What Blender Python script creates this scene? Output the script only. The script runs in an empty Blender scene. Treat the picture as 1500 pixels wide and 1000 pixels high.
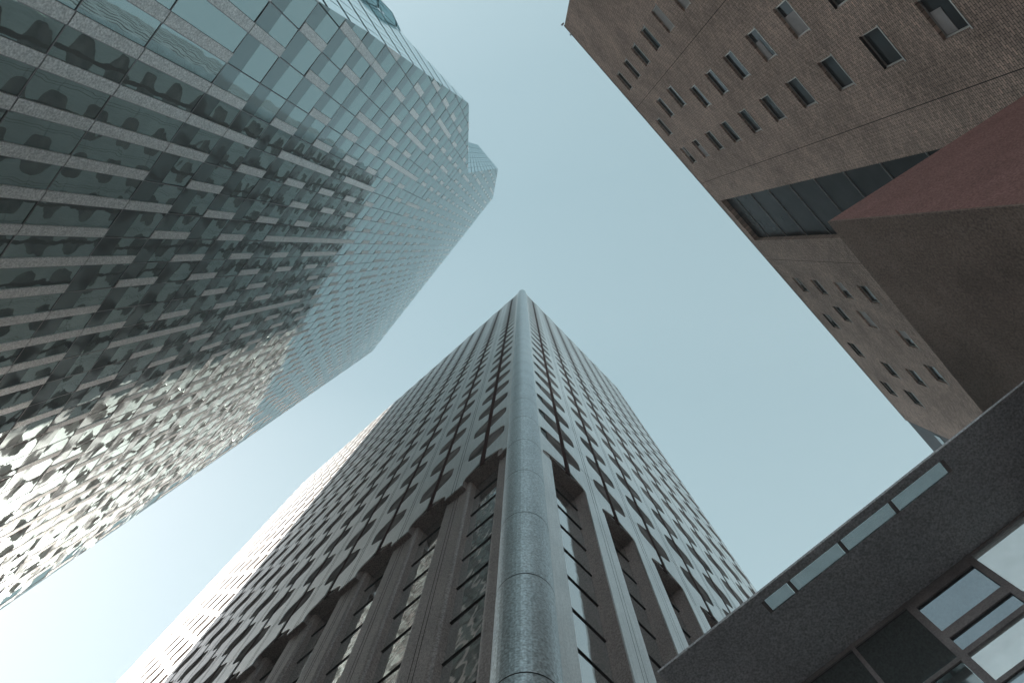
import bpy, math, random
import numpy as np
from mathutils import Vector, Matrix

random.seed(7)
SC = bpy.context.scene
COL = SC.collection
GZ = -1.6                                     # street level; the lens is at z = 0

# ------------------------------------------------------------------ camera
RX = ((0.9999, 0.0019, -0.0137), (0.0, 0.9907, 0.1357), (0.0139, -0.1357, 0.9907))
cam_d = bpy.data.cameras.new('camera')
cam = bpy.data.objects.new('camera', cam_d)
COL.objects.link(cam)
cam_d.sensor_width = 36.0
cam_d.lens = 24.0
cam_d.clip_start = 0.05
cam_d.clip_end = 8000
r, d, f = (Vector([RX[k][i] for k in range(3)]) for i in range(3))   # image right, image down, view direction in world
r.normalize(); f = (f - f.dot(r) * r).normalized(); d = f.cross(r)
m3 = Matrix((r, -d, -f)).transposed()
cam.matrix_world = m3.to_4x4()
SC.camera = cam

# ------------------------------------------------------------------ light
SUN_AZ = Vector((-0.9968, 0.080))             # horizontal direction towards the sun
SUN_EL = math.radians(38)
SKY_STRENGTH = 0.152
SUN_STRENGTH = 5.0
EXPOSURE = 1.3
to_sun = Vector((SUN_AZ.x * math.cos(SUN_EL), SUN_AZ.y * math.cos(SUN_EL), math.sin(SUN_EL)))
w = bpy.data.worlds.new('World'); SC.world = w; w.use_nodes = True
nt = w.node_tree; nt.nodes.clear()
sky = nt.nodes.new('ShaderNodeTexSky'); sky.sky_type = 'NISHITA'; sky.sun_disc = False
sky.sun_elevation = SUN_EL
sky.sun_rotation = math.atan2(SUN_AZ.x, SUN_AZ.y)
sky.air_density = 1.0; sky.dust_density = 1.0; sky.ozone_density = 1.0
hs = nt.nodes.new('ShaderNodeHueSaturation'); hs.inputs['Saturation'].default_value = 0.74; hs.inputs['Hue'].default_value = 0.44
bg = nt.nodes.new('ShaderNodeBackground'); bg.inputs['Strength'].default_value = SKY_STRENGTH
wo = nt.nodes.new('ShaderNodeOutputWorld')
gm = nt.nodes.new('ShaderNodeGamma'); gm.inputs['Gamma'].default_value = 0.72
nt.links.new(sky.outputs[0], gm.inputs['Color']); nt.links.new(gm.outputs[0], hs.inputs['Color']); nt.links.new(hs.outputs[0], bg.inputs[0]); nt.links.new(bg.outputs[0], wo.inputs[0])
sl = bpy.data.lights.new('sun', 'SUN'); sl.energy = SUN_STRENGTH; sl.angle = math.radians(0.5); sl.color = (1.0, 0.93, 0.84)
so = bpy.data.objects.new('sun', sl); COL.objects.link(so)
so.rotation_euler = (-to_sun).to_track_quat('-Z', 'Y').to_euler()
so.location = (-60, 0, 220)
vs = SC.view_settings
vs.view_transform = 'Standard'; vs.look = 'None'; vs.gamma = 1.0; vs.use_curve_mapping = False; vs.exposure = EXPOSURE

# ------------------------------------------------------------------ materials
def mat(name, col, rough=0.6, metal=0.0, spec=0.5, var=0.0, vscale=3.0, bump=0.0, bscale=1.0, bdist=0.01, speck=0.0, sscale=60.0, streak=0.0, ior=None, tint=None):
    m = bpy.data.materials.new(name); m.use_nodes = True
    t = m.node_tree; N = t.nodes; L = t.links
    b = N['Principled BSDF']
    b.inputs['Roughness'].default_value = rough; b.inputs['Metallic'].default_value = metal
    b.inputs['Specular IOR Level'].default_value = spec
    if ior: b.inputs['IOR'].default_value = ior
    if tint: b.inputs['Specular Tint'].default_value = (*tint, 1)
    tc = N.new('ShaderNodeTexCoord')
    rgb = N.new('ShaderNodeRGB'); rgb.outputs[0].default_value = (*col, 1); cur = rgb.outputs[0]
    def mul(fac_socket, lo, hi):
        nonlocal cur
        mr = N.new('ShaderNodeMapRange'); mr.inputs['From Min'].default_value = 0.3; mr.inputs['From Max'].default_value = 0.7
        mr.inputs['To Min'].default_value = lo; mr.inputs['To Max'].default_value = hi
        L.new(fac_socket, mr.inputs['Value'])
        vm = N.new('ShaderNodeVectorMath'); vm.operation = 'SCALE'
        L.new(cur, vm.inputs[0]); L.new(mr.outputs[0], vm.inputs['Scale']); cur = vm.outputs[0]
    if var:
        n = N.new('ShaderNodeTexNoise'); n.inputs['Scale'].default_value = vscale; n.inputs['Detail'].default_value = 5
        L.new(tc.outputs['Object'], n.inputs['Vector']); mul(n.outputs['Fac'], 1 - var, 1 + var)
    if speck:
        n = N.new('ShaderNodeTexNoise'); n.inputs['Scale'].default_value = sscale; n.inputs['Detail'].default_value = 2
        L.new(tc.outputs['Object'], n.inputs['Vector']); mul(n.outputs['Fac'], 1 - speck, 1 + speck)
    if streak:
        mp = N.new('ShaderNodeMapping'); mp.inputs['Scale'].default_value = (6, 6, 0.25)
        L.new(tc.outputs['Object'], mp.inputs['Vector'])
        n = N.new('ShaderNodeTexNoise'); n.inputs['Scale'].default_value = 2; n.inputs['Detail'].default_value = 4
        L.new(mp.outputs[0], n.inputs['Vector']); mul(n.outputs['Fac'], 1 - streak, 1 + streak)
    L.new(cur, b.inputs['Base Color'])
    if bump:
        n = N.new('ShaderNodeTexNoise'); n.inputs['Scale'].default_value = bscale; n.inputs['Detail'].default_value = 1.5
        L.new(tc.outputs['Object'], n.inputs['Vector'])
        bp = N.new('ShaderNodeBump'); bp.inputs['Strength'].default_value = bump; bp.inputs['Distance'].default_value = bdist
        L.new(n.outputs['Fac'], bp.inputs['Height']); L.new(bp.outputs[0], b.inputs['Normal'])
    return m

def brick_mat(name, c1, c2, mortar, bw=0.26, bh=0.088):
    m = bpy.data.materials.new(name); m.use_nodes = True
    t = m.node_tree; N = t.nodes; L = t.links; b = N['Principled BSDF']
    b.inputs['Roughness'].default_value = 0.85; b.inputs['Specular IOR Level'].default_value = 0.25
    uv = N.new('ShaderNodeUVMap')
    br = N.new('ShaderNodeTexBrick')
    br.inputs['Color1'].default_value = (*c1, 1); br.inputs['Color2'].default_value = (*c2, 1); br.inputs['Mortar'].default_value = (*mortar, 1)
    br.inputs['Scale'].default_value = 1.0; br.inputs['Brick Width'].default_value = bw; br.inputs['Row Height'].default_value = bh
    br.inputs['Mortar Size'].default_value = 0.010; br.inputs['Bias'].default_value = 0.0; br.inputs['Mortar Smooth'].default_value = 0.2
    L.new(uv.outputs[0], br.inputs['Vector'])
    n = N.new('ShaderNodeTexNoise'); n.inputs['Scale'].default_value = 0.35; n.inputs['Detail'].default_value = 6; L.new(uv.outputs[0], n.inputs['Vector'])
    n2 = N.new('ShaderNodeTexNoise'); n2.inputs['Scale'].default_value = 9; n2.inputs['Detail'].default_value = 3; L.new(uv.outputs[0], n2.inputs['Vector'])
    ad = N.new('ShaderNodeMath'); ad.operation = 'ADD'; L.new(n.outputs['Fac'], ad.inputs[0]); L.new(n2.outputs['Fac'], ad.inputs[1])
    mr = N.new('ShaderNodeMapRange'); mr.inputs['From Min'].default_value = 0.65; mr.inputs['From Max'].default_value = 1.35
    mr.inputs['To Min'].default_value = 0.6; mr.inputs['To Max'].default_value = 1.4; L.new(ad.outputs[0], mr.inputs['Value'])
    vm = N.new('ShaderNodeVectorMath'); vm.operation = 'SCALE'; L.new(br.outputs['Color'], vm.inputs[0]); L.new(mr.outputs[0], vm.inputs['Scale'])
    L.new(vm.outputs[0], b.inputs['Base Color'])
    bp = N.new('ShaderNodeBump'); bp.inputs['Strength'].default_value = 0.7; bp.inputs['Distance'].default_value = 0.012; bp.invert = True
    L.new(br.outputs['Fac'], bp.inputs['Height']); L.new(bp.outputs[0], b.inputs['Normal'])
    return m

def clear_mat(name, tint, gloss=0.12, frost=0.0):
    """tinted sheet of glass that lets the sky through"""
    m = bpy.data.materials.new(name); m.use_nodes = True
    t = m.node_tree; N = t.nodes; L = t.links; N.remove(N['Principled BSDF'])
    out = N['Material Output']
    tr = N.new('ShaderNodeBsdfTransparent'); 
    tc = N.new('ShaderNodeTexCoord'); n = N.new('ShaderNodeTexNoise'); n.inputs['Scale'].default_value = 3; n.inputs['Detail'].default_value = 6
    L.new(tc.outputs['Object'], n.inputs['Vector'])
    mr = N.new('ShaderNodeMapRange'); mr.inputs['From Min'].default_value = 0.3; mr.inputs['From Max'].default_value = 0.7
    mr.inputs['To Min'].default_value = 0.97; mr.inputs['To Max'].default_value = 1.03; L.new(n.outputs['Fac'], mr.inputs['Value'])
    vm = N.new('ShaderNodeVectorMath'); vm.operation = 'SCALE'; vm.inputs[0].default_value = tint; L.new(mr.outputs[0], vm.inputs['Scale'])
    L.new(vm.outputs[0], tr.inputs['Color'])
    gl = N.new('ShaderNodeBsdfGlossy'); gl.inputs['Roughness'].default_value = 0.05; gl.inputs['Color'].default_value = (0.8, 0.85, 0.85, 1)
    base = tr.outputs[0]
    if frost:
        df = N.new('ShaderNodeBsdfTranslucent'); df.inputs['Color'].default_value = (0.85, 0.9, 0.9, 1)
        mx0 = N.new('ShaderNodeMixShader'); mx0.inputs[0].default_value = frost; L.new(base, mx0.inputs[1]); L.new(df.outputs[0], mx0.inputs[2]); base = mx0.outputs[0]
    mx = N.new('ShaderNodeMixShader'); mx.inputs[0].default_value = gloss
    L.new(base, mx.inputs[1]); L.new(gl.outputs[0], mx.inputs[2]); L.new(mx.outputs[0], out.inputs['Surface'])
    return m

M = {
    'vision': mat('coated_vision_glass', (0.20, 0.225, 0.222), 0.015, 0.0, 0.5, bump=1.0, bscale=0.7, bdist=0.007, ior=4.6, tint=(0.84, 1.0, 0.985)),
    'spandrel': mat('dark_spandrel_glass', (0.13, 0.14, 0.14), 0.05, 0.0, 0.5, ior=2.5, tint=(0.8, 1.0, 1.0), bump=0.5, bscale=0.8, bdist=0.02),
    'band': mat('grey_granite_band', (0.72, 0.71, 0.70), 0.45, 0.35, 0.5, speck=0.3, sscale=14, var=0.08),
    'mullion': mat('steel_mullion', (0.34, 0.32, 0.33), 0.45, 0.5),
    'core': mat('tower_core_dark', (0.10, 0.10, 0.10), 0.5),
    'facetframe': mat('facet_frame_metal', (0.30, 0.38, 0.40), 0.3, 0.9),
    'facet': mat('pale_facet_glass', (0.55, 0.68, 0.70), 0.05, 1.0, bump=0.4, bscale=0.7, bdist=0.02),
    'clad': mat('brushed_metal_cladding', (0.72, 0.71, 0.70), 0.38, 0.65, 0.5, var=0.12, vscale=0.28, speck=0.14, sscale=18, streak=0.08),
    'column': mat('polished_grey_column', (0.50, 0.55, 0.57), 0.38, 0.5, 0.5, speck=0.4, sscale=16, var=0.08, vscale=0.6),
    'joint': mat('dark_joint', (0.04, 0.034, 0.034), 0.8, 0.0, 0.05),
    'twin': mat('tower_window_glass', (0.20, 0.182, 0.178), 0.5, 0.0, 0.0, var=0.5, vscale=0.9),
    'brownmul': mat('brown_mullion', (0.085, 0.055, 0.053), 0.6, 0.0, 0.0),
    'basestone': mat('brown_base_cladding', (0.33, 0.28, 0.27), 0.5, 0.0, 0.4, speck=0.45, sscale=18, var=0.1, vscale=0.5),
    'plate': mat('brown_grey_face_plate', (0.30, 0.28, 0.28), 0.4, 0.5, 0.5, speck=0.2, sscale=30, var=0.06),
    'baseglass': mat('base_glass', (0.55, 0.54, 0.53), 0.03, 0.85, bump=0.8, bscale=1.0, bdist=0.012),
    'roof': mat('roof_gravel', (0.18, 0.18, 0.18), 0.9, var=0.2),
    'brick': brick_mat('weathered_brown_brick', (0.66, 0.485, 0.41), (0.42, 0.31, 0.265), (0.10, 0.085, 0.08)),
    'bpane': mat('dark_window_pane', (0.05, 0.05, 0.052), 0.1, 0.0, 0.2, bump=0.3, bscale=1.2, bdist=0.02),
    'frame': mat('aluminium_frame', (0.55, 0.54, 0.52), 0.4, 0.4),
    'blind': mat('pale_blind', (0.40, 0.37, 0.37), 0.8, var=0.1),
    'slotglass': mat('stair_glazing', (0.045, 0.045, 0.047), 0.25, 0.0, 0.06, var=0.25, vscale=0.8),
    'darkclad': mat('charcoal_cladding', (0.32, 0.28, 0.285), 0.6, 0.0, 0.35, var=0.25, vscale=1.5, speck=0.2, sscale=30),
    'endbay': mat('dark_bronze_cladding', (0.075, 0.066, 0.07), 0.5, 0.0, 0.2, var=0.15),
    'soffit': mat('grey_soffit_board', (0.62, 0.60, 0.63), 0.45, 0.0, 0.4, var=0.12, vscale=0.8, speck=0.35, sscale=26),
    'maroon': mat('maroon_render', (0.34, 0.185, 0.172), 0.85, 0.0, 0.2, var=0.12, vscale=1.3, speck=0.34, sscale=26),
    'olive': mat('dark_brown_stone', (0.26, 0.195, 0.168), 0.8, 0.0, 0.2, var=0.2, vscale=0.9, speck=0.34, sscale=24),
    'skypane': clear_mat('tinted_roof_pane', (0.53, 0.55, 0.55), 0.08),
    'bluepane': clear_mat('tinted_screen_pane', (0.58, 0.60, 0.62), 0.08),
    'frost': clear_mat('frosted_pane', (0.90, 0.88, 0.87), 0.03, 0.12),
    'darkpane': mat('dark_green_glass', (0.27, 0.29, 0.29), 0.05, 0.75, 0.6, bump=0.3, bscale=0.7, bdist=0.02),
    'asphalt': mat('asphalt', (0.05, 0.05, 0.052), 0.9, var=0.2, speck=0.2),
    'paving': mat('paving', (0.45, 0.44, 0.42), 0.85, var=0.15, speck=0.1),
    'paint': mat('road_paint', (0.7, 0.7, 0.66), 0.7, var=0.1),
}

# ------------------------------------------------------------------ helpers
class MB:
    """collects polygons in world coordinates, then becomes ONE mesh object"""
    def __init__(s): s.v = []; s.f = []; s.uv = []; s.smooth = []
    def poly(s, pts, uv=None, smooth=False):
        i = len(s.v); s.v += [tuple(p) for p in pts]; s.f.append(tuple(range(i, i + len(pts)))); s.uv.append(uv); s.smooth.append(smooth)
    def prism(s, front, back, caps=True):
        """front and back: matching outlines; front is seen counter-clockwise from outside"""
        n = len(front)
        s.poly(front)
        if caps: s.poly(list(reversed(back)))
        for k in range(n):
            j = (k + 1) % n
            s.poly([front[j], front[k], back[k], back[j]])
    def box(s, o, a, b, c):
        """corner o, edge vectors a, b, c"""
        o, a, b, c = (Vector(x) for x in (o, a, b, c))
        if a.cross(b).dot(c) < 0: a, b = b, a
        p = [o, o + a, o + a + b, o + b]; q = [x + c for x in p]
        s.poly(list(reversed(p))); s.poly(q)
        for k in range(4):
            j = (k + 1) % 4; s.poly([p[k], p[j], q[j], q[k]])
    def build(s, name, material, parent=None):
        o0 = Vector(parent.location) if parent else Vector((0, 0, 0))
        if parent and parent.parent: o0 = o0 + Vector(parent.parent.location)
        me = bpy.data.meshes.new(name)
        me.from_pydata([tuple(Vector(p) - o0) for p in s.v], [], s.f)
        if any(s.uv):
            ul = me.uv_layers.new(name='UVMap')
            li = 0
            for fi, fc in enumerate(s.f):
                for k in range(len(fc)):
                    if s.uv[fi]: ul.data[li].uv = s.uv[fi][k]
                    li += 1
        if any(s.smooth): me.polygons.foreach_set('use_smooth', s.smooth)
        me.materials.append(M[material])
        me.update()
        ob = bpy.data.objects.new(name, me); COL.objects.link(ob)
        if parent: ob.parent = parent
        return ob

def thing(name, label, cat, loc, group=None):
    o = bpy.data.objects.new(name, None); COL.objects.link(o); o.location = loc; o.empty_display_size = 2
    o['label'] = label; o['category'] = cat
    if group: o['group'] = group
    return o

def struct(name, mb, material):
    o = mb.build(name, material); o['kind'] = 'structure'; return o

def shown(pts):
    """rough size in the picture of a polygon (0 when outside the frame)"""
    q = []
    for p in pts:
        v = Vector(p); z = v.dot(f)
        if z <= 0.1: return 0
        q.append((v.dot(r) / z, v.dot(d) / z))
    cx = sum(a for a, b in q) / len(q); cy = sum(b for a, b in q) / len(q)
    if abs(cx) > 0.77 or abs(cy) > 0.52: return 0
    return abs(sum(q[i][0] * q[(i + 1) % len(q)][1] - q[(i + 1) % len(q)][0] * q[i][1] for i in range(len(q)))) / 2

def split_parts(items, name, material, parent, n=100):
    """items: list of (outline for ranking, function that adds the shape to an MB); n largest become parts, the rest one part"""
    rank = sorted(range(len(items)), key=lambda i: -shown(items[i][0]))
    big = set(rank[:n]); rest = MB(); outs = []
    for i, (o, fn) in enumerate(items):
        if i in big:
            mb = MB(); fn(mb); outs.append(mb.build(name, material, parent))
        else: fn(rest)
    if rest.f:
        ob = rest.build(name, material, parent); ob['kind'] = 'stuff'
    return outs

def V2(p, z): return Vector((p[0], p[1], z))

# ------------------------------------------------------------------ ground, road, pavements
g = MB(); g.poly([(-400, -400, GZ - 0.15), (400, -400, GZ - 0.15), (400, 400, GZ - 0.15), (-400, 400, GZ - 0.15)])
struct('ground', g, 'asphalt')
g = MB()                                       # pavement under the camera, with a real kerb
g.box((-4, -60, GZ - 0.15), (60, 0, 0), (0, 140, 0), (0, 0, 0.146))
struct('pavement', g, 'paving')

# ------------------------------------------------------------------ 1. glass tower on the left
TV = Vector((0.628, -0.778, 0)).normalized(); MV = Vector((TV.y * -1, TV.x, 0))   # along the front, and out of it towards the street
GD = -13.05
GTOP = 170.0
def GP(t, z, out=0.0): return TV * t + MV * (GD + out) + Vector((0, 0, z))
KNOT = [(GZ, -1.45), (29.88, 2.56), (36.7, 3.55), (70.67, 7.77), (103.16, 3.46), (134.93, 8.91), (GTOP, 4.97)]
def tmax(z):
    for (z0, t0), (z1, t1) in zip(KNOT, KNOT[1:]):
        if z <= z1: return t0 + (t1 - t0) * (z - z0) / (z1 - z0)
    return KNOT[-1][1]
TL = -43.95
glass = thing('glass_tower', 'tall faceted teal glass skyscraper with grey vertical bands and mirrored reflections', 'skyscraper', tuple(GP(-20, GZ, -15)))
zs = [22.2 - 3.35 * k for k in range(7, -1, -1)] + [26.87]
while zs[-1] + 3.33 < GTOP - 0.5: zs.append(zs[-1] + 3.33)
zs[-1] = GTOP
zs[0] = GZ
def clipquad(t0, t1, z0, z1, out):
    a, b = tmax(z0), tmax(z1)
    p = [(min(t0, a), z0), (min(t1, a), z0), (min(t1, b), z1), (min(t0, b), z1)]
    if p[1][0] - p[0][0] < 0.02 and p[2][0] - p[3][0] < 0.02: return None
    return p
BAY = 1.395
wins, spans, bands = [], [], []
nb0 = int((TL - 4.97) / BAY) - 2
for k, (z0, z1) in enumerate(zip(zs, zs[1:])):
    upper = z0 > 26.8
    for b in range(-34, 12):
        tA = -3.01 + BAY * b                   # left edge of the band of this bay
        tB = tA + 0.42; tC = tA + BAY
        if tC < TL: continue
        tA = max(tA, TL); tB = max(tB, TL)
        has = True if not upper else ((b + k) % 2 == 0)
        if upper and random.random() < 0.10: has = not has
        if has:
            sh = -0.40 if (upper and (k % 4 == 1)) else 0.0
            q = clipquad(tA, tB, z0 + 0.03, z1 - 0.03, 0)
            if q:
                pts = [GP(t, z, 0.03) for t, z in q]
                bands.append((pts, (lambda mb, pts=pts, q=q: mb.prism(pts, [GP(t, z, -0.05) for t, z in q]))))
            g0 = tB + 0.02
        else:
            g0 = tA + 0.03
        zsp = z0 + (1.32 if upper else 0.0)
        q = clipquad(g0, tC - 0.03, zsp + (0.01 if upper else 0.04), z1 - 0.04, 0)
        if q:
            jx = [random.gauss(0, 0.008) for _ in range(2)]
            ct = (q[0][0] + q[1][0]) / 2; cz = (z0 + z1) / 2
            pts = [GP(t, z, jx[0] * (t - ct) * 1.0 + jx[1] * (z - cz) * 0.35) for t, z in q]
            wins.append((pts, (lambda mb, pts=pts: mb.prism(pts, [p - MV * 0.04 for p in pts]))))
        q = clipquad(g0, tC - 0.03, z0 + 0.04, zsp, 0) if upper else None
        if q:
            pts = [GP(t, z, 0.0) for t, z in q]
            spans.append((pts, (lambda mb, pts=pts: mb.prism(pts, [p - MV * 0.04 for p in pts]))))
split_parts(wins, 'window', 'vision', glass)
split_parts(spans, 'spandrel_panel', 'spandrel', glass)
split_parts(bands, 'granite_band', 'band', glass)
mb = MB()                                      # slim mullion grid, proud of the glass
for z in zs[1:-1]:
    tm = tmax(z)
    mb.box(GP(TL, z - 0.02, 0.0), TV * (tm - TL), Vector((0, 0, 0.04)), MV * 0.014)
for b in range(-34, 12):
    t = -3.01 + BAY * b - 0.012
    if t < TL: continue
    for z0, z1 in zip(zs, zs[1:]):
        if t < min(tmax(z0), tmax(z1)) - 0.05:
            mb.box(GP(t - 0.016, z0 + 0.02, 0.0), TV * 0.032, Vector((0, 0, z1 - z0 - 0.04)), MV * 0.012)
mb.build('mullion_grid', 'mullion', glass)
# solid body behind the front
mb = MB()
RR = Vector((-50.5, 34.2, 0))
q2 = TL + 0.02
prev = None
for z, tm in KNOT:
    a = GP(q2, z, -0.12); b_ = GP(tm - 0.03, z, -0.12); c = GP(tm - 0.03, z, -34); e_ = RR + Vector((0, 0, z)) + TV * 0; e2 = GP(-55, z, -34)
    loop = [a, b_, c, e2, e_]
    if prev:
        for k in range(5):
            j = (k + 1) % 5
            mb.poly([prev[k], prev[j], loop[j], loop[k]])
    prev = loop
mb.poly(prev)
mb.build('tower_body', 'core', glass)
def grid_facet(corners, rows, colsn, name):
    """leaning glazed facet: four corners (bottom front, bottom back, top back, top front) with mullion lines"""
    A, B, C_, D_ = corners
    mb = MB(); ml = MB()
    nrm = ((B - A).cross(D_ - A)).normalized()
    mid = (A + B + C_ + D_) / 4
    if nrm.dot(-mid) < 0: nrm = -nrm
    P = lambda u, v: (A * (1 - u) + B * u) * (1 - v) + (D_ * (1 - u) + C_ * u) * v
    for i in range(colsn):
        for j in range(rows):
            e1 = 0.04 / colsn; e2 = 0.10
            u0, u1 = i / colsn + e1, (i + 1) / colsn - e1; v0, v1 = (j + 0.06) / rows, (j + 0.94) / rows
            mb.poly([P(u0, v0), P(u1, v0), P(u1, v1), P(u0, v1)])
    for j in range(rows):
        for i in range(colsn):
            ml.poly([P(i / colsn, j / rows) - nrm * 0.05, P((i + 1) / colsn, j / rows) - nrm * 0.05, P((i + 1) / colsn, (j + 1) / rows) - nrm * 0.05, P(i / colsn, (j + 1) / rows) - nrm * 0.05])
    ob = mb.build(name, 'facet', glass); ml.build('facet_frame', 'facetframe', glass)
A_ = GP(7.77, 70.67); B_ = GP(-1.45, GZ); D0 = GP(6.54, 52, -3.45)
G1 = A_ + (D0 - A_) * ((70.67 - GZ) / (70.67 - 52.0))
grid_facet([B_, G1, A_ + (G1 - A_) * 0.001, A_ + (B_ - A_) * 0.001], 22, 9, 'glass_facet')
E0 = Vector((0, 0, 49)) + MV * (-0.3427 * 49) + TV * (0.138 * 49)
G3 = E0 + (G1 - D0) * 1.0 + TV * -0.2
grid_facet([G1 - MV * 0.02, G3, E0, D0 - MV * 0.02], 16, 6, 'glass_facet')
A3 = GP(8.91, 134.93); A2 = GP(3.46, 103.16)
T1 = MV * (-0.1399 * 112) + TV * (0.0739 * 112) + Vector((0, 0, 112)); T0 = MV * (-0.15285 * 107) + TV * (0.0683 * 107) + Vector((0, 0, 107))
grid_facet([A2, T0, T1, A3], 10, 6, 'glass_facet')

# ------------------------------------------------------------------ 2. corner tower in the middle
C0 = Vector((0.1, 8.5, 0)); LA = Vector((-0.7496, 0.6618, 0)); RB = Vector((0.6997, 0.7144, 0))
LN = Vector((-0.6618, -0.7496, 0)); RN = Vector((0.7144, -0.6997, 0))
CTOP = 141.0; BASE = 30.85; FH = 4.24; NF = 26
tower = thing('corner_tower', 'grey metal office tower with rounded corner column and rows of scalloped panels', 'skyscraper', tuple(C0 + (LA + RB) * 12 + Vector((0, 0, GZ))))
def scurve(x0, y0, x1, y1, n=5):
    out = []
    for i in range(n + 1):
        u = i / n; s_ = u * u * (3 - 2 * u)
        out.append((x0 + (x1 - x0) * s_, y0 + (y1 - y0) * u))
    return out
WAIST, TIP = 0.55, 1.54
def wing(w0, w1):
    """edge of a panel from joint to joint: narrow at the windows, swelling into a pointed arm at the floor"""
    sp = w1 - w0
    lo = [(w0, 0.03), (w0, 0.45), (w0 + 0.05 * sp, 0.62), (w0 + 0.16 * sp, 0.78), (w0 + 0.32 * sp, 0.89), (w0 + 0.6 * sp, 1.02), (w0 + 0.86 * sp, 1.2), (w1, 1.30)]
    hi = [(w1, 2.86), (w0 + 0.72 * sp, 3.05), (w0 + 0.42 * sp, 3.18), (w0 + 0.2 * sp, 3.34), (w0 + 0.07 * sp, 3.52), (w0, 3.74), (w0, FH - 0.03)]
    return lo + hi
right_side = wing(WAIST, TIP)
PANEL = right_side + [(-x, y) for x, y in reversed(right_side)]
def face_frame(O, A, N):
    def P(t, z, out=0.0): return O + A * t + N * out + Vector((0, 0, z))
    return P
def add_panel(mb, P, tc, z0, flip, outline=PANEL):
    sgn = 1 if not flip else -1
    fr = [P(tc + sgn * x * 0.985, z0 + (y - FH / 2) * 0.99 + FH / 2, 0.0) for x, y in outline]
    mid = [P(tc + sgn * x, z0 + y, -0.01) for x, y in outline]
    bk = [P(tc + sgn * x, z0 + y, -0.05) for x, y in outline]
    if flip: pass
    n = len(outline)
    mb.poly(fr)
    for k in range(n):
        j = (k + 1) % n
        mb.poly([fr[j], fr[k], mid[k], mid[j]]); mb.poly([mid[j], mid[k], bk[k], bk[j]])
FACES = [(face_frame(C0, LA, LN), [4.42 + 3.47 * k for k in range(17)], 62.9, LN, LA), (face_frame(C0, RB, RN), [4.85 + 3.46 * k for k in range(7)], 28.3, RN, RB)]
panels, twins, bglass, trans = [], [], [], []
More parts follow.
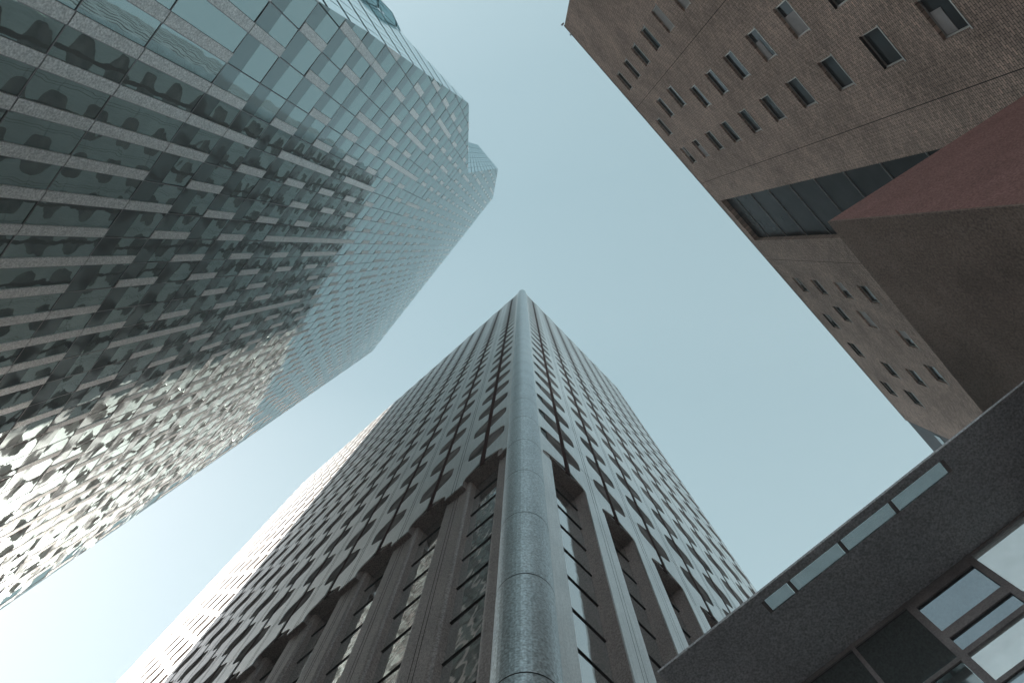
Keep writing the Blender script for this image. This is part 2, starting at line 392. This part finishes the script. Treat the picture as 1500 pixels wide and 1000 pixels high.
for fi, (P, piers, length, NN, AA) in enumerate(FACES):
    flip = fi == 0
    half = 3.47 / 2
    for pi, tc in enumerate(piers):
        for k in range(NF):
            z0 = BASE + k * FH
            panels.append(([P(tc + x, z0 + y) for x, y in PANEL], (lambda mb, P=P, tc=tc, z0=z0, flip=flip: add_panel(mb, P, tc, z0, flip))))
    # half panels beside the corner column and at the far end
    e0 = piers[0] - half - 0.2; e1 = piers[-1] + half + 0.2
    halfs = [(0.78, (lambda x: 0.78 + (x + 0.0)), 1), (length, None, -1)]
    for k in range(NF):
        z0 = BASE + k * FH
        w0 = 1.32 - 0.78; w1 = e0 - 0.78
        prof = wing(w0, w1)
        ol = prof + [(0.0, FH - 0.03), (0.0, 0.03)]
        panels.append(([P(0.78 + x, z0 + y) for x, y in ol], (lambda mb, P=P, z0=z0, flip=False, ol=ol: add_panel(mb, P, 0.78, z0, False, ol))))
        w1e = length - e1; w0e = max(w1e - 0.85, 0.25)
        prof = wing(w0e, w1e)
        ol2 = prof + [(0.0, FH - 0.03), (0.0, 0.03)]
        panels.append(([P(length - x, z0 + y) for x, y in ol2], (lambda mb, P=P, z0=z0, length=length, ol2=ol2: add_panel(mb, P, length, z0, True, ol2))))
    gaps = [piers[0] - half] + [p + half for p in piers]
    for tg in gaps:
        for k in range(NF + 1):
            zc = BASE + k * FH
            zl, zh = zc - 1.44, zc + 1.36
            if k == 0: continue
            if k == NF: zh = zc - 1.25
            for s_ in (-1, 1):
                x0, x1 = (tg - 1.24, tg - 0.16) if s_ < 0 else (tg + 0.16, tg + 1.24)
                ji = random.gauss(0, 0.02); jj = random.gauss(0, 0.02)
                pts = [P(x0, zl, -0.03 + ji * 0.05), P(x1, zl, -0.03 + jj * 0.05), P(x1, zh, -0.03 - ji * 0.05), P(x0, zh, -0.03 - jj * 0.05)]
                twins.append((pts, (lambda mb, pts=pts, NN=NN: mb.prism(pts, [p - NN * 0.05 for p in pts]))))
        mb = MB(); mb.box(P(tg - 0.15, BASE + 0.9, -0.09), AA * 0.30, Vector((0, 0, NF * FH - 2.15)), NN * 0.045); mb.build('mullion', 'brownmul', tower)
    # on the long face the colonnade stands back a little under the overhanging panels
    pd, hw0, gd = ((0.30, 0.78, 0.70), (0.0, 0.60, 0.66))[fi]
    for tc in piers:                           # double joint down every pier
        for s_ in (-0.11, 0.09):
            mb = MB(); mb.box(P(tc + s_, BASE, -0.02), AA * 0.024, Vector((0, 0, NF * FH)), NN * 0.024); mb.build('pier_joint', 'joint', tower)
            mb = MB(); mb.box(P(tc + s_, GZ, -pd - 0.02), AA * 0.024, Vector((0, 0, BASE - GZ)), NN * 0.024); mb.build('pier_joint', 'joint', tower)
    for tc in [1.32] + piers + [length - 0.4]:
        hw = hw0 if tc not in (1.32, length - 0.4) else 0.54
        ch = 0.12 if pd else 0.04              # eased edges
        sec = [(-hw + 0.0, -gd - 0.1), (-hw, -pd - ch), (-hw + ch * 0.5, -pd - 0.03), (-hw + ch * 1.3, -pd), (hw - ch * 1.3, -pd), (hw - ch * 0.5, -pd - 0.03), (hw, -pd - ch), (hw, -gd - 0.1)]
        mb = MB()
        zt_ = BASE + 0.896 if pd else BASE + 0.0
        lo_ = [P(tc + x, GZ, o) for x, o in sec]; hi_ = [P(tc + x, zt_, o) for x, o in sec]
        for k in range(len(sec) - 1): mb.poly([lo_[k], lo_[k + 1], hi_[k + 1], hi_[k]])
        mb.poly(hi_)
        pr = mb.build('base_pier', 'basestone', tower)
        if pd:
            mb = MB(); mb.box(P(tc - hw + 0.2, BASE + 0.03, -pd - 0.02), AA * (2 * hw - 0.4), Vector((0, 0, 0.866)), NN * (pd - 0.05)); mb.build('pier_head', 'basestone', pr)
        else:
            fr = [P(tc - hw, GZ, 0.0), P(tc + hw, GZ, 0.0), P(tc + hw, BASE + 0.004, 0.0), P(tc - hw, BASE + 0.004, 0.0)]
            mb = MB(); mb.prism([p + NN * 0.004 for p in fr], [p - NN * 0.06 for p in fr], False); mb.build('face_plate', 'clad', pr)
            mb = MB(); mb.box(P(tc - hw, BASE + 0.004, -gd), AA * 2 * hw, Vector((0, 0, 0.9)), NN * (gd - 0.055)); mb.build('pier_head', 'basestone', pr)
    for tg in gaps:
        zz = GZ
        gw = 1.735 - hw0 + 0.02
        while zz < BASE - 0.5:
            z1 = min(zz + FH / 2, BASE + 0.9)
            ji = random.gauss(0, 0.006)
            pts = [P(tg - gw, zz + 0.02, -gd + ji), P(tg + gw, zz + 0.02, -gd - ji), P(tg + gw, z1 - 0.02, -gd - ji), P(tg - gw, z1 - 0.02, -gd + ji)]
            bglass.append((pts, (lambda mb, pts=pts, NN=NN: mb.prism(pts, [p - NN * 0.04 for p in pts]))))
            zz = z1
        zz = GZ + FH / 2
        while zz < BASE + 0.5:
            pts = [P(tg - gw, zz, -gd), P(tg + gw, zz, -gd), P(tg + gw, zz + 0.05, -gd), P(tg - gw, zz + 0.05, -gd)]
            trans.append((pts, (lambda mb, P=P, tg=tg, zz=zz, AA=AA, NN=NN, gw=gw, gd=gd: mb.box(P(tg - gw, zz - 0.025, -gd - 0.01), AA * 2 * gw, Vector((0, 0, 0.05)), NN * 0.05)))); zz += FH / 2
        sw = 1.732 if pd else gw
        mb = MB(); mb.box(P(tg - sw, BASE + 0.9, -gd - 0.1), AA * 2 * sw, Vector((0, 0, 0.1)), NN * (gd + 0.045)); mb.build('base_soffit', 'basestone', tower)
split_parts(panels, 'facade_panel', 'clad', tower)
split_parts(twins, 'window', 'twin', tower)
split_parts(bglass, 'base_window', 'baseglass', tower)
split_parts(trans, 'transom', 'joint', tower)
# body behind the panels
mb = MB()
ins = -0.42
Lc = C0 + LA * 62.9; Rc = C0 + RB * 28.3
def corner(o, l_, r_): return o
inner = [C0 + LA * 0.78 - LN * 0.1 , C0 + RB * 0.78 - RN * 0.1, Rc - RN * 0.1, Rc + LA * 62.0, Lc - LN * 0.1]
for zlo, zhi in ((BASE + 1.05, CTOP - 1.3),):
    lo = [p + Vector((0, 0, zlo)) for p in inner]; hi = [p + Vector((0, 0, zhi)) for p in inner]
    mb.poly(hi); mb.poly(list(reversed(lo)))
    for k in range(5):
        j = (k + 1) % 5; mb.poly([lo[k], lo[j], hi[j], hi[k]])
inner2 = [C0 + LA * 1.4 - LN * 0.9, C0 + RB * 1.4 - RN * 0.85, Rc - RN * 0.85, Rc + LA * 62.0, Lc - LN * 0.9]
lo = [p + Vector((0, 0, GZ)) for p in inner2]; hi = [p + Vector((0, 0, BASE + 1.2)) for p in inner2]
for k in range(5):
    j = (k + 1) % 5; mb.poly([lo[k], lo[j], hi[j], hi[k]])
mb.build('tower_body', 'core', tower)
# corner column of stacked drums
mb = MB(); jm = MB()
CC = C0 - (LN + RN).normalized() * 0.78 + RB * 0.07
CR = 0.80
nseg = 40
def ring(rad, z): return [CC + Vector((math.cos(2 * math.pi * k / nseg) * rad, math.sin(2 * math.pi * k / nseg) * rad, z)) for k in range(nseg)]
z = 12.83 - 4.26 * 3
zt = [GZ]
while z < CTOP:
    if z > GZ + 0.5: zt.append(z)
    z += 4.26
zt.append(CTOP - 0.1)
for z0, z1 in zip(zt, zt[1:]):
    prof = [(CR - 0.03, z0), (CR - 0.03, z0 + 0.02), (CR, z0 + 0.03), (CR, z1 - 0.012), (CR - 0.03, z1)]
    rings = [ring(a_, b_) for a_, b_ in prof]
    for ra, rb in zip(rings, rings[1:]):
        for k in range(nseg):
            j = (k + 1) % nseg; mb.poly([ra[k], ra[j], rb[j], rb[k]], smooth=True)
    jr0, jr1 = ring(CR + 0.003, z1 - 0.016), ring(CR + 0.003, z1 + 0.016)
    for k in range(nseg):
        j = (k + 1) % nseg; jm.poly([jr0[k], jr0[j], jr1[j], jr1[k]])
mb.poly(ring(CR - 0.03, CTOP - 0.1))
col_ob = mb.build('corner_column', 'column', tower)
jm.build('drum_joint', 'joint', col_ob)
mb = MB()
for A, N in ((LA, LN), (RB, RN)):
    mb.box(C0 + A * 0.55 - N * 0.5 + Vector((0, 0, GZ)), A * 0.225, Vector((0, 0, CTOP - GZ)), N * 0.3)
mb.build('column_groove', 'joint', tower)

# ------------------------------------------------------------------ 3. brick building on the right
K = 1.19
BW = Vector((0.677, 0.736, 0)).normalized(); BN = Vector((-BW.y, BW.x, 0))
BD = -10.5 * K; BTOP = 41.95 * K
def BP(s, z, out=0.0): return BW * s + BN * (BD + out) + Vector((0, 0, z))
brick = thing('brick_building', 'brown brick building with small square windows and a tall dark glazed stair strip', 'building', tuple(BP(9 * K, GZ, -8)))
FS = 2.628
wlist = []
for k in range(16):
    zt_ = 40.55 - FS * k
    if zt_ < 3: break
    wlist.append((-3.5, -2.35, zt_ - 0.98, zt_))
    if k in (1, 2): wlist.append((-0.86, 0.32, zt_ + 0.0 - 0.98, zt_))
    else: wlist.append((-0.10, 1.05, zt_ - 0.98, zt_))
    wlist.append((2.02, 3.15, zt_ - 0.98, zt_))
for s0, zt_ in ((17.2, 40.6), (20.4, 40.75), (12.0, 37.95), (14.0, 38.0), (18.2, 38.0), (20.4, 38.15), (12.0, 35.15), (18.1, 35.4), (12.05, 32.7), (14.9, 32.7), (17.2, 32.8), (14.0, 35.3), (12.0, 30.0), (14.0, 30.1), (17.2, 30.1), (12.0, 40.5), (14.9, 40.6)):
    wlist.append((s0, s0 + 1.12, zt_ - 0.95, zt_))
holes = [(a * K, b * K, c * K, d_ * K) for a, b, c, d_ in wlist]
slot = (5.92 * K, 9.08 * K, 6.0 * K, 41.2 * K)
S0, S1 = -7.76 * K, 24.15 * K
mb = MB()
ss = sorted(set([S0, S1] + [h[0] for h in holes + [slot]] + [h[1] for h in holes + [slot]]))
zz_ = sorted(set([GZ, BTOP] + [h[2] for h in holes + [slot]] + [h[3] for h in holes + [slot]]))
for a, b in zip(ss, ss[1:]):
    run = None
    for c, e in zip(zz_, zz_[1:]):
        sm, zm = (a + b) / 2, (c + e) / 2
        inside = any(h[0] < sm < h[1] and h[2] < zm < h[3] for h in holes + [slot])
        if not inside: run = (run[0], e) if run else (c, e)
        if inside or e == zz_[-1]:
            if run: mb.poly([BP(a, run[0]), BP(a, run[1]), BP(b, run[1]), BP(b, run[0])][::-1], uv=[(a, run[0]), (a, run[1]), (b, run[1]), (b, run[0])][::-1])
            run = None
for h in holes + [slot]:
    dp = -0.2 if h is not slot else -0.35
    for (s_a, z_a), (s_b, z_b) in (((h[0], h[2]), (h[1], h[2])), ((h[1], h[2]), (h[1], h[3])), ((h[1], h[3]), (h[0], h[3])), ((h[0], h[3]), (h[0], h[2]))):
        mb.poly([BP(s_a, z_a), BP(s_b, z_b), BP(s_b, z_b, dp), BP(s_a, z_a, dp)], uv=[(s_a, z_a), (s_b, z_b), (s_b, z_b + 0.01), (s_a, z_a + 0.01)])
for s_, sg in ((S0, -1), (S1, 1)):
    mb.poly([BP(s_, GZ), BP(s_, GZ, -16), BP(s_, BTOP, -16), BP(s_, BTOP)][::sg], uv=[(0, GZ), (-16, GZ), (-16, BTOP), (0, BTOP)][::sg])
mb.poly([BP(S1, GZ, -16), BP(S0, GZ, -16), BP(S0, BTOP, -16), BP(S1, BTOP, -16)][::-1], uv=[(S1, GZ), (S0, GZ), (S0, BTOP), (S1, BTOP)][::-1])
wall = mb.build('wall', 'brick', brick)
mb = MB(); mb.poly([BP(S0, BTOP - 0.4, -0.05), BP(S1, BTOP - 0.4, -0.05), BP(S1, BTOP - 0.4, -15.9), BP(S0, BTOP - 0.4, -15.9)]); mb.build('roof', 'roof', brick)
mb = MB(); mb.box(BP(S0 - 0.03, BTOP, -0.3), BW * (S1 - S0 + 0.06), BN * 0.33, Vector((0, 0, 0.09))); mb.build('coping', 'darkclad', brick)
for s_ in (-7.95, -7.2):                       # small floodlights on the coping at the corner
    mb = MB(); mb.box(BP(s_ * K, BTOP + 0.09, -0.1), BW * 0.10, BN * 0.2, Vector((0, 0, 0.12))); mb.build('floodlight', 'darkclad', brick)
for s_ in (4.46, -1.43, 10.57):                # movement joints
    mb = MB(); mb.box(BP(s_ * K, GZ, -0.004), BW * 0.03, BN * 0.008, Vector((0, 0, BTOP - GZ))); mb.build('movement_joint', 'joint', brick)
for i, h in enumerate(holes):
    a, b, c, e = h
    fr = MB()
    dpt = -0.14
    fr.box(BP(a, c, dpt - 0.03), BW * 0.05, Vector((0, 0, e - c)), BN * 0.085)
    fr.box(BP(b - 0.05, c, dpt - 0.03), BW * 0.05, Vector((0, 0, e - c)), BN * 0.085)
    fr.box(BP(a + 0.05, e - 0.04, dpt - 0.03), BW * (b - a - 0.1), Vector((0, 0, 0.04)), BN * 0.06)
    fr.box(BP(a + 0.05, c, dpt - 0.03), BW * (b - a - 0.1), Vector((0, 0, 0.04)), BN * 0.06)
    wob = fr.build('window', 'frame', brick)
    mbp = MB(); mbp.poly([BP(a + 0.05, c + 0.04, dpt), BP(a + 0.05, e - 0.04, dpt), BP(b - 0.05, e - 0.04, dpt), BP(b - 0.05, c + 0.04, dpt)][::-1]); mbp.build('pane', 'bpane', wob)
    rr = random.random()
    if rr < 0.3:
        drop = random.choice((0.3, 0.45, 0.7, 0.92)); x0 = random.choice((0, 0, 0.35)); x1 = random.choice((1, 1, 0.6))
        if x1 - x0 < 0.4: x1 = 1
        bl = MB(); bl.box(BP(a + 0.06 + x0 * (b - a - 0.12), e - 0.05 - drop * (e - c - 0.1), dpt + 0.004), BW * ((b - a - 0.12) * (x1 - x0)), Vector((0, 0, drop * (e - c - 0.1))), BN * 0.012)
        bl.build('blind', 'blind', wob)
    sl_ = MB(); sl_.box(BP(a - 0.05, c - 0.05, -0.07), BW * (b - a + 0.1), Vector((0, 0, 0.048)), BN * 0.09); sl_.build('sill', 'frame', wob)
# tall glazed stair strip
a, b, c, e = slot
sg = MB(); sg.poly([BP(a, c, -0.33), BP(a, e, -0.33), BP(b, e, -0.33), BP(b, c, -0.33)][::-1]); st = sg.build('stair_glazing', 'slotglass', brick)
for k in range(14):
    zt_ = (39.45 - FS * k) * K
    if zt_ < c: break
    br = MB(); br.box(BP(a, zt_, -0.34), BW * (b - a), Vector((0, 0, 0.022)), BN * 0.06); br.build('glazing_bar', 'frame', st)
# dark glazed end bay
mb = MB(); mb.box(BP(S1 + 0.002, GZ, -14), BW * 6.0, BN * 13.99, Vector((0, 0, BTOP - 0.02 - GZ))); bay = mb.build('end_bay', 'endbay', brick)
mb = MB(); mb.box(BP(24.4 * K, 38.75 * K, -0.02), BW * 1.15 * K, Vector((0, 0, 0.6 * K)), BN * 0.05); mb.build('strip_window', 'darkpane', bay)

# ------------------------------------------------------------------ 4. dark low block in front of the brick wall
HV = 16.0
V0 = Vector((0.4388, -0.0369, 0)) * HV; VW = Vector((0.663, 0.749, 0)).normalized(); VE = Vector((0.8335, -0.5526, 0)).normalized()
block = thing('annex_block', 'dark windowless low block with a maroon side wall, close in front of the brick building', 'building', tuple(V0 + VW * 3 + VE * 3 + Vector((0, 0, GZ))))
mb = MB(); q = V0 + VW * 6
mb.prism([V0 + Vector((0, 0, GZ)), V0 + VW * 6 + Vector((0, 0, GZ)), V0 + VW * 6 + Vector((0, 0, HV)), V0 + Vector((0, 0, HV))], [V0 + VE * 0.05 + VW * 0 + Vector((0, 0, GZ)), q + VE * 0.05 + Vector((0, 0, GZ)), q + VE * 0.05 + Vector((0, 0, HV)), V0 + VE * 0.05 + Vector((0, 0, HV))])
mb.build('front_wall', 'olive', block)
mb = MB(); s0 = V0 + VE * 0.052
mb.prism([s0 + VE * 6.6 + Vector((0, 0, GZ)), s0 + Vector((0, 0, GZ)), s0 + Vector((0, 0, HV)), s0 + VE * 6.6 + Vector((0, 0, HV))], [p + VW * 0.3 for p in (s0 + VE * 6.6 + Vector((0, 0, GZ)), s0 + Vector((0, 0, GZ)), s0 + Vector((0, 0, HV)), s0 + VE * 6.6 + Vector((0, 0, HV)))])
mb.build('side_wall', 'maroon', block)
mb = MB(); mb.poly([V0 + VE * 0.31 + VW * 0.31 + Vector((0, 0, HV - 0.3)), V0 + VE * 0.31 + VW * 5.9 + Vector((0, 0, HV - 0.3)), V0 + VE * 6.5 + VW * 5.9 + Vector((0, 0, HV - 0.3)), V0 + VE * 6.5 + VW * 0.31 + Vector((0, 0, HV - 0.3))]); mb.build('roof', 'roof', block)

# ------------------------------------------------------------------ 5. canopy with glazed strip and glass screen
CE = Vector((-0.747, 0.664, 0)).normalized(); CN = Vector((CE.y, -CE.x, 0))
if CN.dot(Vector((0.664, 0.747, 0))) < 0: CN = -CN
CH = 12.0; P0, PA, PB, PS = 7.68, 7.86, 8.15, 9.6
def CP(e, n_, z): return CE * e + CN * n_ + Vector((0, 0, z))
canopy = thing('entrance_canopy', 'charcoal entrance canopy with small glass panes along its edge and glass screen below', 'canopy', tuple(CP(0, 9, GZ)))
EM, EX = -9.0, 3.35
mb = MB()
mb.box(CP(EM, P0, CH), CE * (EX - EM), CN * (PA - P0), Vector((0, 0, 0.06)))
mb.build('edge_beam', 'soffit', canopy)
mb = MB(); mb.box(CP(EM, PB, CH), CE * (EX - EM), CN * (PS - PB + 0.2), Vector((0, 0, 0.05))); mb.build('soffit', 'soffit', canopy)
divs = [-4.31, -3.15, -1.98, -0.82, 0.36, 0.96]
for d0, d1 in zip(divs[1:], divs[2:]):
    mb = MB(); mb.box(CP(d0 + 0.05, PA + 0.002, CH + 0.008), CE * (d1 - d0 - 0.08), CN * (PB - PA - 0.004), Vector((0, 0, 0.012))); mb.build('roof_pane', 'skypane', canopy)
for d0 in divs[1:]:
    mb = MB(); mb.box(CP(d0 - 0.03, PA + 0.002, CH + 0.004), CE * 0.075, CN * (PB - PA - 0.004), Vector((0, 0, 0.04))); mb.build('divider', 'darkclad', canopy)
for e0, e1 in ((1.01, EX - 0.01), (EM, -3.19)):
    mb = MB(); mb.box(CP(e0, PA + 0.002, CH + 0.004), CE * (e1 - e0), CN * (PB - PA - 0.004), Vector((0, 0, 0.04))); mb.build('strip_infill', 'soffit', canopy)
# screen below the canopy
def pane(e0, e1, z0, z1, material, name='screen_pane', label=None, off=0.0):
    mb = MB(); mb.box(CP(e0, PS + 0.03 + off, z0), CE * (e1 - e0), Vector((0, 0, z1 - z0)), CN * 0.012)
    o = mb.build(name, material, canopy)
    if label: o['label'] = label
    return o
pane(-2.32, -1.06, 10.95, 11.75, 'bluepane', label='large clear blue grey pane')
pane(-2.32, -1.06, 10.40, 10.78, 'bluepane', label='slim clear blue grey pane')
pane(-3.61, -2.43, 10.60, 11.96, 'frost', label='bright frosted pane')
pane(-2.32, -1.06, 9.62, 10.32, 'frost', label='bright frosted pane')
pane(-0.94, 0.24, 10.38, 11.88, 'darkpane', label='dark green reflecting pane')
pane(0.32, 1.5, 10.38, 11.88, 'darkpane', label='dark green reflecting pane')
pane(-0.92, 0.24, 8.8, 10.28, 'darkpane', label='dark green reflecting pane')
pane(0.32, 1.5, 8.8, 10.28, 'darkpane', label='dark green reflecting pane')
pane(-2.32, -1.06, 8.64, 9.56, 'bluepane')
pane(-3.61, -2.43, 8.64, 10.52, 'bluepane')
for e0, e1 in ((-3.7, -3.60), (-2.44, -2.31), (-1.07, -0.93), (0.24, 0.32), (1.5, 1.6)):
    mb = MB(); mb.box(CP(e0, PS, GZ), CE * (e1 - e0), CN * 0.10, Vector((0, 0, CH - GZ - 0.004))); mb.build('mullion', 'darkclad', canopy)
for e0, e1, z0, z1 in ((-2.31, -1.07, 11.735, 11.99), (-2.31, -1.07, 10.765, 10.965), (-2.31, -1.07, 10.305, 10.415), (-2.31, -1.07, 9.545, 9.635), (-3.6, -2.44, 10.505, 10.615), (-3.6, -2.44, 11.945, 11.99), (-0.93, 0.24, 10.285, 10.375), (0.32, 1.5, 10.285, 10.375), (-0.93, 0.24, 11.885, 11.99), (0.32, 1.5, 11.885, 11.99)):
    mb = MB(); mb.box(CP(e0 + 0.002, PS + 0.004, z0), CE * (e1 - e0 - 0.004), CN * 0.09, Vector((0, 0, z1 - z0))); mb.build('transom', 'darkclad', canopy)
for e0, e1, z0, z1 in ((-9, -3.702, GZ, CH - 0.004), (1.602, 3.33, GZ, CH - 0.004), (-3.6, 1.5, GZ, 8.65)):
    mb = MB(); mb.box(CP(e0, PS + 0.005, z0), CE * (e1 - e0), CN * 0.3, Vector((0, 0, z1 - z0))); mb.build('solid_wall', 'darkclad', canopy)

# ------------------------------------------------------------------ thin city haze
hm = bpy.data.materials.new('thin_haze'); hm.use_nodes = True
ht = hm.node_tree; ht.nodes.remove(ht.nodes['Principled BSDF'])
pv = ht.nodes.new('ShaderNodeVolumePrincipled'); pv.inputs['Color'].default_value = (0.95, 0.97, 1.0, 1)
pv.inputs['Density'].default_value = 0.0012; pv.inputs['Anisotropy'].default_value = 0.05
ht.links.new(pv.outputs[0], ht.nodes['Material Output'].inputs['Volume'])
M['haze'] = hm
mb = MB(); mb.box((-420, -420, GZ - 1.2), (840, 0, 0), (0, 840, 0), (0, 0, 176 - GZ + 1.2))
hz = mb.build('haze', 'haze'); hz['kind'] = 'stuff'
